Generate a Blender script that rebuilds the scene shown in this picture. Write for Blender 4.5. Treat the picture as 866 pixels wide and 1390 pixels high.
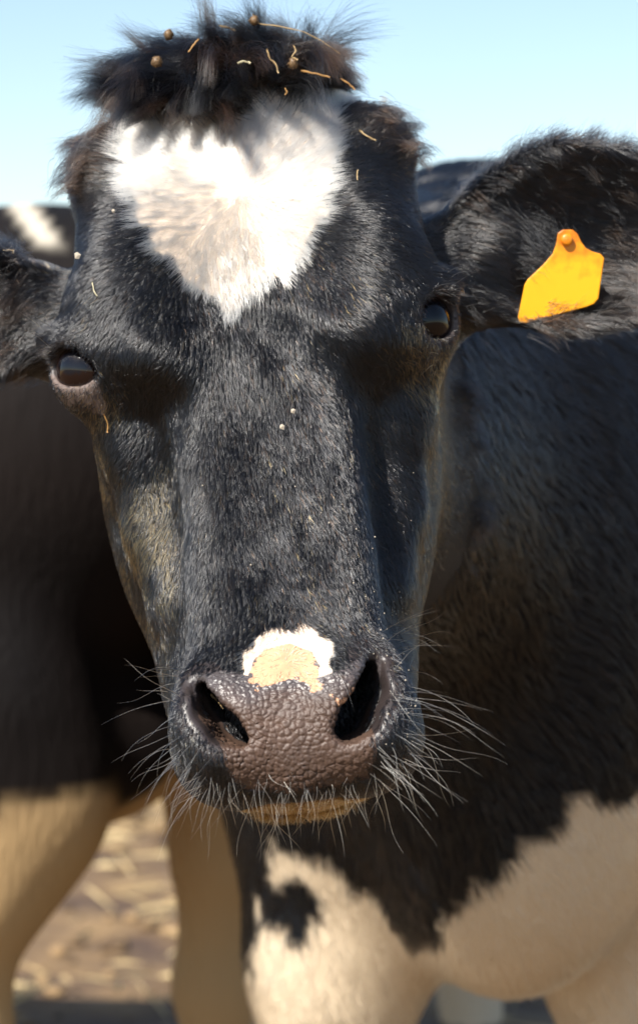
import bpy, math, time
import numpy as np
from mathutils import Vector, Matrix

T0 = time.time()
CLAY = False
sc = bpy.context.scene
for o in list(bpy.data.objects):
    bpy.data.objects.remove(o)

# ------------------------------------------------------------------ camera, sky, sun, exposure
FPX = 3200.0          # focal length in photograph pixels (866 wide)
HZ = 540.0            # row of the horizon in the photograph
CH = 1.10             # camera height
cam_d = bpy.data.cameras.new('camera')
cam = bpy.data.objects.new('camera', cam_d)
sc.collection.objects.link(cam)
cam.location = (0, 0, CH)
cam.rotation_euler = (math.radians(90), 0, 0)
cam_d.sensor_fit = 'HORIZONTAL'
cam_d.sensor_width = 36.0
cam_d.lens = FPX / 866 * 36.0
cam_d.shift_y = -(695 - HZ) / 866
cam_d.clip_start = 0.05
cam_d.clip_end = 5000
cam_d.dof.use_dof = True
cam_d.dof.focus_distance = 1.58
cam_d.dof.aperture_fstop = 9.5
sc.camera = cam

SUN_EL, SUN_AZ = 47.0, 40.0       # elevation; degrees to the left of straight behind the camera
w = bpy.data.worlds.new('World'); sc.world = w; w.use_nodes = True
wn = w.node_tree.nodes; wl = w.node_tree.links
sky = wn.new('ShaderNodeTexSky'); sky.sky_type = 'NISHITA'; sky.sun_disc = False
sky.sun_elevation = math.radians(SUN_EL)
sky.sun_rotation = math.radians(180 + SUN_AZ)
sky.air_density = 1.0; sky.dust_density = 0.6; sky.ozone_density = 0.6
wn['Background'].inputs['Strength'].default_value = 0.092
wl.new(sky.outputs['Color'], wn['Background'].inputs['Color'])
sun_d = bpy.data.lights.new('sun', 'SUN'); sun_d.energy = 5.0; sun_d.angle = math.radians(0.53)
sun_d.color = (1.0, 0.95, 0.87)
sun = bpy.data.objects.new('sun', sun_d); sc.collection.objects.link(sun)
az = math.radians(SUN_AZ); el = math.radians(SUN_EL)
SUNV = Vector((-math.sin(az) * math.cos(el), -math.cos(az) * math.cos(el), math.sin(el)))   # towards the sun
sun.rotation_euler = SUNV.to_track_quat('Z', 'Y').to_euler()
sun.location = (-3, -5, 6)
vs = sc.view_settings
vs.view_transform = 'Standard'; vs.look = 'None'; vs.gamma = 1.0; vs.exposure = 1.05
vs.use_curve_mapping = False
sc.cycles.use_denoising = True
sc.cycles.max_bounces = 6
sc.cycles.diffuse_bounces = 3
sc.cycles.glossy_bounces = 3
sc.cycles.transmission_bounces = 5
sc.cycles.transparent_max_bounces = 6
sc.cycles_curves.shape = 'RIBBONS'
sc.cycles_curves.subdivisions = 2

rng = np.random.default_rng(7)

# ------------------------------------------------------------------ small maths helpers
def smin(a, b, k):
    h = np.maximum(k - np.abs(a - b), 0) / k
    return np.minimum(a, b) - h * h * (k * 0.25)
def smax(a, b, k):
    return -smin(-a, -b, k)
def ell(P, c, r):
    q = P - np.asarray(c, np.float32)
    r = np.asarray(r, np.float32)
    k0 = np.sqrt(((q / r) ** 2).sum(-1)); k1 = np.sqrt(((q / (r * r)) ** 2).sum(-1))
    return k0 * (k0 - 1) / np.maximum(k1, 1e-6)
def ell_m(P, c, M, r):      # ellipsoid with axes the rows of M
    q = (P - np.asarray(c, np.float32)) @ np.asarray(M, np.float32).T
    return ell(q, (0, 0, 0), r)
def cone(P, a, b, ra, rb):  # capsule with two radii
    a = np.asarray(a, np.float32); b = np.asarray(b, np.float32)
    ab = b - a
    t = np.clip(((P - a) @ ab) / (ab @ ab), 0, 1)
    q = P - a - t[:, None] * ab
    return np.sqrt((q * q).sum(-1)) - (ra + (rb - ra) * t)
def near(P, d, c, r, fn):         # apply fn only to points within r of c
    q = P - np.asarray(c, np.float32)
    i = np.where((q * q).sum(-1) < r * r)[0]
    if len(i): d[i] = fn(P[i], d[i])
    return d
def poly_cone(P, pts, rad, k=0.01):
    d = None
    for i in range(len(pts) - 1):
        e = cone(P, pts[i], pts[i + 1], rad[i], rad[i + 1])
        d = e if d is None else smin(d, e, k)
    return d
def curve1(xs, ys):
    xs = np.asarray(xs, float); ys = np.asarray(ys, float)
    o = np.argsort(xs); xs = xs[o]; ys = ys[o]
    g = np.linspace(xs[0], xs[-1], 400); v = np.interp(g, xs, ys)
    ker = np.hanning(41); ker /= ker.sum()
    v = np.convolve(np.pad(v, 20, mode='edge'), ker, 'valid')
    return lambda t: np.interp(t, g, v).astype(np.float32)
def hash3(i, j, k, seed=0):
    h = (i * 374761393 + j * 668265263 + k * 2147483647 + seed * 1274126177) & 0xFFFFFFFF
    h = ((h ^ (h >> 13)) * 1274126177) & 0xFFFFFFFF
    h = h ^ (h >> 16)
    return (h & 0xFFFF).astype(np.float32) / 65535.0
def vnoise(P, scale, seed=0):      # value noise, -1..1
    q = P * scale; i = np.floor(q).astype(np.int64); f = (q - i).astype(np.float32)
    f = f * f * (3 - 2 * f); r = 0
    for a in (0, 1):
        for b in (0, 1):
            for c in (0, 1):
                wgt = (f[:, 0] if a else 1 - f[:, 0]) * (f[:, 1] if b else 1 - f[:, 1]) * (f[:, 2] if c else 1 - f[:, 2])
                r = r + wgt * hash3(i[:, 0] + a, i[:, 1] + b, i[:, 2] + c, seed)
    return r * 2 - 1
def vnoise3(P, scale, seed=0):
    return np.stack([vnoise(P, scale, seed + s) for s in (11, 23, 37)], -1)
def sstep(a, b, x):
    t = np.clip((x - a) / (b - a), 0, 1)
    return t * t * (3 - 2 * t)
def poly_sd(px, pz, poly):         # signed distance to a polygon, negative inside
    poly = np.asarray(poly, float); n = len(poly)
    d = np.full(px.shape, 1e9); inside = np.zeros(px.shape, bool)
    for i in range(n):
        ax, az_ = poly[i]; bx, bz = poly[(i + 1) % n]
        ex, ez = bx - ax, bz - az_
        t = np.clip(((px - ax) * ex + (pz - az_) * ez) / (ex * ex + ez * ez + 1e-12), 0, 1)
        d = np.minimum(d, (px - ax - t * ex) ** 2 + (pz - az_ - t * ez) ** 2)
        c = ((az_ > pz) != (bz > pz)) & (px < (bx - ax) * (pz - az_) / (bz - az_ + 1e-12) + ax)
        inside ^= c
    d = np.sqrt(d)
    return np.where(inside, -d, d)
def nrmz(v):
    return v / np.maximum(np.linalg.norm(v, axis=-1, keepdims=True), 1e-9)
def pw(u, v, y):                   # world point seen at photograph pixel (u, v) at distance y
    return np.array([(u - 433) * y / FPX, y, CH + (HZ - v) * y / FPX])

# ------------------------------------------------------------------ head frame
def rx(t): c, s = math.cos(t), math.sin(t); return np.array([[1, 0, 0], [0, c, s], [0, -s, c]])
def rz(t): c, s = math.cos(t), math.sin(t); return np.array([[c, -s, 0], [s, c, 0], [0, 0, 1]])
def ry(t): c, s = math.cos(t), math.sin(t); return np.array([[c, 0, -s], [0, 1, 0], [s, 0, c]])
PITCH, YAW, ROLL = math.radians(19), math.radians(2), math.radians(5.2)
HR = (ry(ROLL) @ rz(YAW) @ rx(PITCH))          # local -> world
HO = pw(362, 560, 1.60)
CAMP = np.array([0, 0, CH])
def w2l(P): return ((P - HO) @ HR).astype(np.float32)
def l2w(P): return np.asarray(P, float) @ HR.T + HO
def L(u, v, yl):                   # head-local point on the plane local y = yl seen at pixel (u, v)
    d = pw(u, v, 1.0) - CAMP
    a = (CAMP - HO) @ HR; b = d @ HR
    t = (yl - a[1]) / b[1]
    return (a + t * b)

def mesh_obj(name, verts, faces, mats, parent=None, smooth=True):
    me = bpy.data.meshes.new(name)
    verts = np.asarray(verts, np.float32)
    if isinstance(faces, np.ndarray):
        nf, k = faces.shape
        me.vertices.add(len(verts)); me.vertices.foreach_set('co', verts.ravel())
        me.loops.add(nf * k); me.loops.foreach_set('vertex_index', faces.astype(np.int32).ravel())
        me.polygons.add(nf); me.polygons.foreach_set('loop_start', np.arange(0, nf * k, k, dtype=np.int32))
        me.update(calc_edges=True)
    else:
        me.from_pydata(verts.tolist(), [], faces)
    if smooth:
        me.polygons.foreach_set('use_smooth', np.ones(len(me.polygons), bool))
    for m in (mats if isinstance(mats, (list, tuple)) else [mats]):
        me.materials.append(m)
    me.update()
    o = bpy.data.objects.new(name, me); sc.collection.objects.link(o)
    if parent is not None: o.parent = parent
    return o
def tag(o, label=None, cat=None, group=None, kind=None):
    if label: o['label'] = label
    if cat: o['category'] = cat
    if group: o['group'] = group
    if kind: o['kind'] = kind
    return o
def empty(name, loc=(0, 0, 0)):
    o = bpy.data.objects.new(name, None); sc.collection.objects.link(o); o.location = loc
    return o
def keep_parent(o, p):
    o.parent = p
    o.matrix_parent_inverse = Matrix.Translation(-Vector(p.location))
    return o

# ------------------------------------------------------------------ meshing an implicit surface
def surface(f, lo, hi, h, coarse=4, band=2.2):
    lo = np.asarray(lo, float); hi = np.asarray(hi, float)
    n = (np.ceil((hi - lo) / (h * coarse)).astype(int) + 1)
    ax = [lo[i] + np.arange(n[i]) * h * coarse for i in range(3)]
    G = np.stack(np.meshgrid(*ax, indexing='ij'), -1).reshape(-1, 3).astype(np.float32)
    Dc = f(G).reshape(n)
    N = (n - 1) * coarse + 1
    D = Dc.astype(np.float32)
    for a in range(3):               # linear upsampling along each axis
        idx = np.arange(N[a]); i0 = np.minimum(idx // coarse, n[a] - 2); t = (idx - i0 * coarse) / coarse
        A = np.take(D, i0, a); B = np.take(D, i0 + 1, a)
        sh = [1, 1, 1]; sh[a] = -1; t = t.reshape(sh).astype(np.float32)
        D = A * (1 - t) + B * t
    I = np.argwhere(np.abs(D) < band * h * coarse)
    P = (lo + I * h).astype(np.float32)
    out = np.empty(len(P), np.float32)
    for s in range(0, len(P), 400000):
        out[s:s + 400000] = f(P[s:s + 400000])
    D[I[:, 0], I[:, 1], I[:, 2]] = out
    S = D < 0
    cnt = np.zeros(N - 1, np.int8)
    for a in (0, 1):
        for b in (0, 1):
            for c in (0, 1):
                cnt += S[a:N[0] - 1 + a, b:N[1] - 1 + b, c:N[2] - 1 + c]
    act = (cnt > 0) & (cnt < 8)
    C = np.argwhere(act); vid = np.full(N - 1, -1, np.int32); vid[act] = np.arange(len(C))
    acc = np.zeros((len(C), 3)); num = np.zeros(len(C))
    cor = [(a, b, c) for a in (0, 1) for b in (0, 1) for c in (0, 1)]
    for i, ca in enumerate(cor):
        for cb in cor[i + 1:]:
            if sum(abs(x - y) for x, y in zip(ca, cb)) != 1: continue
            da = D[C[:, 0] + ca[0], C[:, 1] + ca[1], C[:, 2] + ca[2]]
            db = D[C[:, 0] + cb[0], C[:, 1] + cb[1], C[:, 2] + cb[2]]
            m = (da < 0) != (db < 0)
            t = np.where(m, da / np.where(da == db, 1, da - db), 0)
            p = np.array(ca) + t[:, None] * (np.array(cb) - np.array(ca))
            acc[m] += p[m]; num[m] += 1
    V = lo + (C + acc / num[:, None]) * h
    F = []
    for a in range(3):
        b, c = (a + 1) % 3, (a + 2) % 3
        sl0 = [slice(None)] * 3; sl1 = [slice(None)] * 3
        sl0[a] = slice(0, N[a] - 1); sl1[a] = slice(1, N[a])
        A = S[tuple(sl0)]; B = S[tuple(sl1)]
        E = np.argwhere(A != B)
        E = E[(E[:, b] > 0) & (E[:, c] > 0) & (E[:, b] < N[b] - 1) & (E[:, c] < N[c] - 1)]
        ins = S[E[:, 0], E[:, 1], E[:, 2]]
        q = []
        for (ob, oc) in ((0, 0), (-1, 0), (-1, -1), (0, -1)):
            e = E.copy(); e[:, b] += ob; e[:, c] += oc
            q.append(vid[e[:, 0], e[:, 1], e[:, 2]])
        q = np.stack(q, -1)
        q = np.where(ins[:, None], q, q[:, ::-1])
        F.append(q)
    F = np.concatenate(F)
    return V, F
def gradn(f, P, e=0.002):
    P = P.astype(np.float32); g = np.zeros(P.shape, np.float32)
    for k in ((1, -1, -1), (-1, -1, 1), (-1, 1, -1), (1, 1, 1)):
        k = np.array(k, np.float32)
        g += k * f(P + k * e)[:, None]
    return nrmz(g)

# ------------------------------------------------------------------ the main cow's head
zs = [-0.275, -0.255, -0.235, -0.21, -0.18, -0.15, -0.10, -0.05, 0.0, 0.03, 0.07, 0.12, 0.17, 0.22, 0.265]
fW = curve1(zs, [0.038, 0.056, 0.066, 0.071, 0.068, 0.064, 0.063, 0.066, 0.069, 0.082, 0.116, 0.126, 0.124, 0.106, 0.072])
fY = curve1(zs, [0.024, 0.004, -0.010, -0.016, -0.014, -0.008, -0.002, 0.001, 0.003, 0.001, -0.005, -0.001, 0.010, 0.031, 0.065])
fB = curve1(zs, [0.10, 0.10, 0.105, 0.11, 0.115, 0.12, 0.14, 0.16, 0.18, 0.19, 0.19, 0.19, 0.19, 0.18, 0.17])
fR = curve1(zs, [0.033, 0.043, 0.048, 0.050, 0.046, 0.038, 0.032, 0.030, 0.032, 0.040, 0.058, 0.060, 0.060, 0.060, 0.045])

EYE_L = L(124, 505, 0.046); EYE_R = L(566, 441, 0.042)
ED_L = nrmz(np.array([-0.50, -0.86, 0.02])); ED_R = nrmz(np.array([0.50, -0.86, 0.03]))
EYE_RAD = 0.0250
def eye_axes(d, tilt):
    up = np.array([0, 0, 1.0]); side = nrmz(np.cross(up, d)); up = nrmz(np.cross(d, side))
    c, s = math.cos(tilt), math.sin(tilt)
    return np.stack([side * c + up * s, up * c - side * s, d])
EA_L = eye_axes(ED_L, math.radians(-22)); EA_R = eye_axes(ED_R, math.radians(28))

def ear_sdf(H, base, axis, up, length, width, bend):
    axis = nrmz(np.asarray(axis, float)); nrm_ = nrmz(np.cross(axis, np.asarray(up, float))); up = nrmz(np.cross(nrm_, axis))
    q = H - np.asarray(base, np.float32)
    s = q @ axis.astype(np.float32) / length; t = q @ up.astype(np.float32); n = q @ nrm_.astype(np.float32)
    sc_ = np.clip(s, 0, 1)
    wv = width * (0.34 + 0.66 * np.sin(np.clip(sc_ * 2.3, 0, 1) * math.pi / 2)) * np.sqrt(np.clip(1.02 - sc_ ** 3.2, 0.0004, 1))
    hgt = bend * (t / width) ** 2 * 1.0 * (1 - 0.35 * sc_) 
    thick = 0.006 + 0.010 * np.exp(-sc_ * 6)
    d1 = np.abs(n - hgt) - thick
    d2 = np.abs(t) - wv
    d3 = np.maximum(-s, s - 1) * length
    return smax(smax(d1, d2, 0.012), d3, 0.02) * 0.75
EARR_B = L(604, 350, 0.135); EARR_T = L(1010, 305, 0.150)
EARL_B = L(62, 412, 0.15);   EARL_T = L(-330, 520, 0.17)

NOS_L = [L(268, 934, -0.012), L(280, 964, -0.026), L(303, 990, -0.027), L(326, 1006, -0.022)]
NOS_R = [L(508, 902, -0.008), L(506, 940, -0.020), L(490, 975, -0.026), L(472, 992, -0.024)]

LIP = ((0, 0.034, -0.2435), (0.046, 0.044, 0.018))
def head_sdf(H):
    x, y, z = H[:, 0], H[:, 1], H[:, 2]
    W_, Yf, Bk, R = fW(z), fY(z), fB(z), fR(z)
    hy = (Bk - Yf) * 0.5; cy = (Bk + Yf) * 0.5
    qx = np.abs(x) - W_ + R; qy = np.abs(y - cy) - hy + R
    d = np.sqrt(np.maximum(qx, 0) ** 2 + np.maximum(qy, 0) ** 2) + np.minimum(np.maximum(qx, qy), 0) - R
    d = smax(d, z - 0.268, 0.06); d = smax(d, -0.246 - z, 0.045)
    A = np.stack([np.abs(x), y, z], -1)
    # cheeks and jaw, set well behind the bridge of the nose
    d = smin(d, cone(A, (0.060, 0.172, 0.075), (0.030, 0.102, -0.185), 0.062, 0.050), 0.025)
    d = smin(d, ell(A, (0.074, 0.158, -0.010), (0.042, 0.080, 0.095)), 0.03)
    d = smin(d, cone(A, (0.050, 0.21, 0.03), (0.028, 0.125, -0.20), 0.055, 0.040), 0.04)
    d = smin(d, ell(A, (0.091, 0.096, 0.040), (0.032, 0.050, 0.060)), 0.025)
    # facial ridge from the inner eye to the cheek
    d = smin(d, poly_cone(A, [(0.108, 0.050, 0.040), (0.094, 0.062, 0.010), (0.086, 0.080, -0.050), (0.074, 0.084, -0.10)], [0.012, 0.010, 0.011, 0.012], 0.02), 0.035)
    # brow domes and orbits
    d = smin(d, ell(A, (0.074, 0.030, 0.094), (0.050, 0.040, 0.068)), 0.020)
    d = smin(d, ell(A, (0.066, 0.020, 0.056), (0.032, 0.034, 0.033)), 0.018)
    d = smin(d, ell(H, (-0.103, 0.055, 0.088), (0.034, 0.040, 0.040)), 0.025)
    d = smin(d, ell(H, (0.092, 0.055, 0.092), (0.034, 0.038, 0.040)), 0.025)
    # crease between the brow and the bridge of the nose
    d = smax(d, -cone(A, (0.116, 0.018, 0.028), (0.080, -0.004, 0.008), 0.010, 0.015), 0.014)
    d = smax(d, -cone(A, (0.080, 0.004, 0.006), (0.090, 0.030, -0.060), 0.012, 0.010), 0.04)
    # poll and horn buds
    d = smin(d, ell(H, (0, 0.095, 0.256), (0.085, 0.055, 0.038)), 0.04)
    d = smin(d, ell(A, (0.100, 0.070, 0.222), (0.016, 0.018, 0.018)), 0.05)
    # muzzle, lip, chin and nostrils
    def muzzle(H, d):
        A = H.copy(); A[:, 0] = np.abs(A[:, 0])
        d = smin(d, ell(A, (0.042, 0.020, -0.213), (0.034, 0.040, 0.046)), 0.025)
        d = smin(d, ell(H, (0, 0.000, -0.222), (0.062, 0.030, 0.042)), 0.02)
        d = smin(d, ell(A, (0.050, 0.014, -0.228), (0.028, 0.038, 0.026)), 0.02)
        d = smin(d, ell(H, LIP[0], LIP[1]), 0.005)
        for N_ in (NOS_L, NOS_R):
            d = smin(d, poly_cone(H, [N_[0] + (0, 0.016, 0), N_[1] + (0, 0.018, 0), N_[2] + (0, 0.018, 0), N_[3] + (0, .016, 0)], [0.012, 0.020, 0.022, 0.017]), 0.018)
        for N_, s in ((NOS_L, 1), (NOS_R, -1)):
            hole = None
            for q in range(4):
                sh = np.array([s * 0.003, 0.013, 0.004]) * q
                e = poly_cone(H, [n + sh for n in N_], [r0 + 0.001 * q for r0 in ((0.002, 0.0042, 0.0066, 0.0055) if s > 0 else (0.003, 0.0062, 0.0085, 0.0068))])
                hole = e if hole is None else smin(hole, e, 0.01)
            d = smax(d, -hole, 0.014)
        return d
    d = near(H, d, (0, 0.02, -0.215), 0.16, muzzle)
    # lids
    for E, M in ((EYE_L, EA_L), (EYE_R, EA_R)):
        def lids(H, d, E=E, M=M):
            d = smin(d, np.sqrt(((H - E.astype(np.float32)) ** 2).sum(-1)) - 0.0276, 0.024)
            d = smin(d, cone(H, E + M[0] * -0.028 + M[1] * 0.017 + M[2] * 0.017, E + M[0] * 0.026 + M[1] * 0.016 + M[2] * 0.019, 0.009, 0.010), 0.014)
            return smax(d, -ell_m(H, E + M[2] * 0.024 - M[1] * 0.0025, M, (0.0225, 0.0132, 0.020) if E[0] < 0 else (0.0185, 0.0165, 0.020)), 0.004)
        d = near(H, d, E, 0.075, lids)
    # forehead furrow
    def furrow(H, d):
        return smax(d, -poly_cone(H, [L(338, 424, -0.013), L(385, 452, -0.015), L(435, 488, -0.014), L(482, 520, -0.008)], [0.008, 0.013, 0.016, 0.016]), 0.020)
    d = near(H, d, L(440, 492, 0), 0.09, furrow)
    # ears
    d = smin(d, ear_sdf(H, EARR_B, EARR_T - EARR_B, (0, -0.25, 1), 0.215, 0.074, 0.056), 0.03)
    d = smin(d, ear_sdf(H, EARL_B, EARL_T - EARL_B, (0, -0.25, 1), 0.215, 0.056, -0.044), 0.03)
    d = smin(d, cone(H, (0.09, 0.15, 0.10), EARR_B + (0.03, 0, 0), 0.04, 0.030), 0.04)
    d = smin(d, cone(H, (-0.09, 0.15, 0.10), EARL_B - (0.03, 0, 0), 0.04, 0.030), 0.04)
    return d

# ------------------------------------------------------------------ cow bodies (canonical: nose to -Y, ground z = 0)
def leg_sdf(P, x, y, front, slim=False):
    if front:
        pts = [(x, y, 0.74), (x, y + 0.01, 0.50), (x * 1.0, y, 0.30), (x, y + 0.01, 0.10), (x, y, 0.02)]
        rad = [0.12, 0.066, 0.052, 0.042, 0.060] if slim else [0.13, 0.085, 0.058, 0.042, 0.060]
    else:
        pts = [(x, y - 0.06, 0.92), (x, y - 0.08, 0.68), (x, y + 0.05, 0.47), (x, y + 0.02, 0.12), (x, y - 0.01, 0.02)]
        rad = [0.17, 0.115, 0.054, 0.042, 0.058]
    return poly_cone(P, pts, rad, 0.05)
def trunk_sdf(P, belly=0.0, straight=False):
    d = ell(P, (0, 0.62, 0.95 - belly), (0.34, 0.80, 0.38 + belly))
    d = smin(d, ell(P, (0, 0.02, 0.98), (0.25, 0.36, 0.32)), 0.2)          # shoulders
    d = smin(d, ell(P, (0, 1.25, 1.14), (0.27, 0.34, 0.28)), 0.2)          # rump
    d = smin(d, cone(P, (0, 0.1, 1.235), (0, 1.4, 1.28), 0.08, 0.09), 0.12) # spine
    d = smin(d, ell(P, (0, -0.12, 0.77), (0.16, 0.22, 0.27)), 0.15)        # brisket
    A = P.copy(); A[:, 0] = np.abs(A[:, 0])
    d = smin(d, leg_sdf(A, 0.16, 0.02, True), 0.12)
    if straight:                   # hind legs one before the other
        d = smin(d, leg_sdf(P, 0.19, 1.22, True, True), 0.12); d = smin(d, leg_sdf(P, -0.19, 1.46, True, True), 0.12)
    else:
        d = smin(d, leg_sdf(A, 0.19, 1.36, False), 0.12)
    d = smax(d, 0.002 - P[:, 2], 0.01)
    return d
def place(ang, org):
    c, s = math.cos(ang), math.sin(ang)
    M = np.array([[c, -s, 0], [s, c, 0], [0, 0, 1]], np.float32); o = np.asarray(org, np.float32)
    return (lambda P: (P - o) @ M), (lambda P: P @ M.T + o)
M_ANG, M_ORG = math.radians(5), (0.18, 2.50, 0.0)
m_in, m_out = place(M_ANG, M_ORG)
def main_sdf(P):
    P = P.astype(np.float32)
    d = np.linalg.norm(P - HO.astype(np.float32), axis=1) - 0.30
    ih = np.where(d < 0.22)[0]
    if len(ih): d[ih] = head_sdf(w2l(P[ih]))
    hb = l2w(np.array([0, 0.17, 0.12])); hj = l2w(np.array([0, 0.17, 0.0]))
    nk = cone(P, hb, m_out(np.array([0, 0.05, 1.05], np.float32)), 0.100, 0.23)
    nk = smin(nk, cone(P, hj, m_out(np.array([0, -0.02, 0.95], np.float32)), 0.085, 0.22), 0.08)
    b = smin(trunk_sdf(m_in(P)), nk, 0.15)
    return smin(d, b, 0.05)

print('t setup', time.time() - T0)
HLO = np.array([-0.44, 1.28, 0.74]); HHI = np.array([0.44, 1.90, 1.44])
hV, hF = surface(main_sdf, HLO, HHI, 0.0024)
print('head mesh', len(hV), len(hF), time.time() - T0)
bV, bF = surface(main_sdf, (-0.5, 1.6, -0.05), (0.95, 4.35, 1.6), 0.014)
inb = ((bV > HLO + 0.03) & (bV < HHI - 0.03)).all(-1)
bF = bF[~inb[bF].all(-1)]
print('body mesh', len(bV), len(bF), time.time() - T0)

# ------------------------------------------------------------------ materials
def new_mat(name):
    m = bpy.data.materials.new(name); m.use_nodes = True
    return m, m.node_tree.nodes, m.node_tree.links, m.node_tree.nodes['Principled BSDF']
def attr(n, name):
    a = n.new('ShaderNodeAttribute'); a.attribute_name = name; return a
def hide_mat():
    m, n, l, b = new_mat('hide')
    a = attr(n, 'col'); nz = attr(n, 'wet')
    l.new(a.outputs['Color'], b.inputs['Base Color'])
    r = n.new('ShaderNodeMapRange'); r.inputs['To Min'].default_value = 0.66; r.inputs['To Max'].default_value = 0.40
    l.new(nz.outputs['Fac'], r.inputs['Value']); l.new(r.outputs['Result'], b.inputs['Roughness'])
    t = n.new('ShaderNodeTexNoise'); t.inputs['Scale'].default_value = 900; t.inputs['Detail'].default_value = 3
    tc = n.new('ShaderNodeTexCoord'); l.new(tc.outputs['Object'], t.inputs['Vector'])
    bp = n.new('ShaderNodeBump'); bp.inputs['Strength'].default_value = 0.25; bp.inputs['Distance'].default_value = 0.0006
    l.new(t.outputs['Fac'], bp.inputs['Height']); l.new(bp.outputs['Normal'], b.inputs['Normal'])
    return m
HIDE = hide_mat()
def far_hide_mat():      # coat seen out of focus: short streaky hair lying down the body
    m, n, l, b = new_mat('body_coat')
    a = attr(n, 'col'); l.new(a.outputs['Color'], b.inputs['Base Color'])
    b.inputs['Roughness'].default_value = 0.75; b.inputs['Specular IOR Level'].default_value = 0.12
    tc = n.new('ShaderNodeTexCoord'); mp = n.new('ShaderNodeMapping'); mp.inputs['Scale'].default_value = (160, 160, 18)
    t = n.new('ShaderNodeTexNoise'); t.inputs['Scale'].default_value = 1.0; t.inputs['Detail'].default_value = 4
    l.new(tc.outputs['Object'], mp.inputs['Vector']); l.new(mp.outputs['Vector'], t.inputs['Vector'])
    bp = n.new('ShaderNodeBump'); bp.inputs['Strength'].default_value = 0.5; bp.inputs['Distance'].default_value = 0.006
    l.new(t.outputs['Fac'], bp.inputs['Height']); l.new(bp.outputs['Normal'], b.inputs['Normal'])
    return m
COAT = far_hide_mat()
def hair_mat(name, rough=0.32, radial=0.45, coat=0.0):
    m = bpy.data.materials.new(name); m.use_nodes = True
    n, l = m.node_tree.nodes, m.node_tree.links
    n.remove(n['Principled BSDF'])
    h = n.new('ShaderNodeBsdfHairPrincipled'); h.model = 'CHIANG'; h.parametrization = 'COLOR'
    h.inputs['Roughness'].default_value = rough; h.inputs['Radial Roughness'].default_value = radial
    h.inputs['Coat'].default_value = coat; h.inputs['Random Roughness'].default_value = 0.2
    h.inputs['IOR'].default_value = 1.49
    a = attr(n, 'col'); l.new(a.outputs['Color'], h.inputs['Color'])
    l.new(h.outputs['BSDF'], n['Material Output'].inputs['Surface'])
    return m
FUR = hair_mat('fur', 0.15, 0.26); LONG = hair_mat('long_hair', 0.24, 0.35)
WHISK = hair_mat('whisker', 0.25, 0.3)
def plain(name, col, rough=0.6, **kw):
    m, n, l, b = new_mat(name)
    b.inputs['Base Color'].default_value = (*col, 1); b.inputs['Roughness'].default_value = rough
    for k, v in kw.items(): b.inputs[k].default_value = v
    return m

def hits(uv, y0=1.2, y1=2.6):      # first points of the cow along the rays of many pixels, and the normals there
    uv = np.asarray(uv, float)
    dn = nrmz(np.stack([(uv[:, 0] - 433) / FPX, np.ones(len(uv)), (HZ - uv[:, 1]) / FPX], -1))
    t = np.full(len(uv), y0); live = np.arange(len(uv))
    for _ in range(150):
        e = main_sdf(CAMP + dn[live] * t[live, None])
        t[live] += np.maximum(e * 0.7, 0.0004) * (e >= 0.0003)
        live = live[(e >= 0.0003) & (t[live] < y1)]
        if not len(live): break
    p = CAMP + dn * t[:, None]
    return p, gradn(main_sdf, p)
def hit(u, v):
    p, n = hits([(u, v)]); return p[0], n[0]
def PXY(P):                        # photograph pixel of a world point
    return 433 + FPX * P[:, 0] / P[:, 1], HZ - FPX * (P[:, 2] - CH) / P[:, 1]
def mesh_normals(V, F):
    a = np.cross(V[F[:, 2]] - V[F[:, 0]], V[F[:, 3]] - V[F[:, 1]])
    N = np.zeros_like(V)
    for k in range(4):
        for c in range(3): N[:, c] += np.bincount(F[:, k], a[:, c], len(V))
    return nrmz(N)

# ------------------------------------------------------------------ main cow: mesh of the whole body
V = np.concatenate([hV, bV]); F = np.concatenate([hF, bF + len(hV)])
NHF = len(hF)
hVL = w2l(hV)
PAD = [L(u, v, -0.018)[[0, 2]] for u, v in ((262, 925), (282, 912), (312, 912), (338, 922), (346, 896), (362, 880), (392, 872), (422, 884), (432, 905), (430, 925), (470, 912), (500, 882), (516, 893), (514, 935), (502, 985), (510, 1030), (500, 1054), (460, 1066), (400, 1074), (345, 1072), (316, 1062), (308, 1040), (300, 1008), (272, 975))]
PINK = [L(u, v, -0.018)[[0, 2]] for u, v in ((343, 928), (346, 898), (362, 880), (392, 870), (422, 884), (424, 905), (428, 938), (418, 925), (400, 918), (380, 920), (362, 930))]
PINK2 = [L(u, v, -0.022)[[0, 2]] for u, v in ((447, 942), (462, 955), (478, 940), (496, 930), (486, 950), (466, 975), (462, 962))]
import bmesh
me0 = bpy.data.meshes.new('tmp')
me0.vertices.add(len(V)); me0.vertices.foreach_set('co', V.astype(np.float32).ravel())
me0.loops.add(F.size); me0.loops.foreach_set('vertex_index', F.astype(np.int32).ravel())
me0.polygons.add(len(F)); me0.polygons.foreach_set('loop_start', np.arange(0, F.size, 4, dtype=np.int32))
me0.update(calc_edges=True)
cl = hVL[hF].mean(1)
padsd = poly_sd(cl[:, 0], cl[:, 2], PAD)
padf = np.where((padsd < 0.004) & (cl[:, 1] < 0.012))[0]
bm = bmesh.new(); bm.from_mesh(me0); bm.faces.ensure_lookup_table()
es = set()
for i in padf: es.update(bm.faces[int(i)].edges)
bmesh.ops.subdivide_edges(bm, edges=list(es), cuts=3, use_grid_fill=True)
bm.to_mesh(me0); bm.free(); me0.update()
nv = len(me0.vertices); co = np.empty(nv * 3, np.float32); me0.vertices.foreach_get('co', co); co = co.reshape(-1, 3)
n_old = len(V)
PL = w2l(co)
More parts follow.
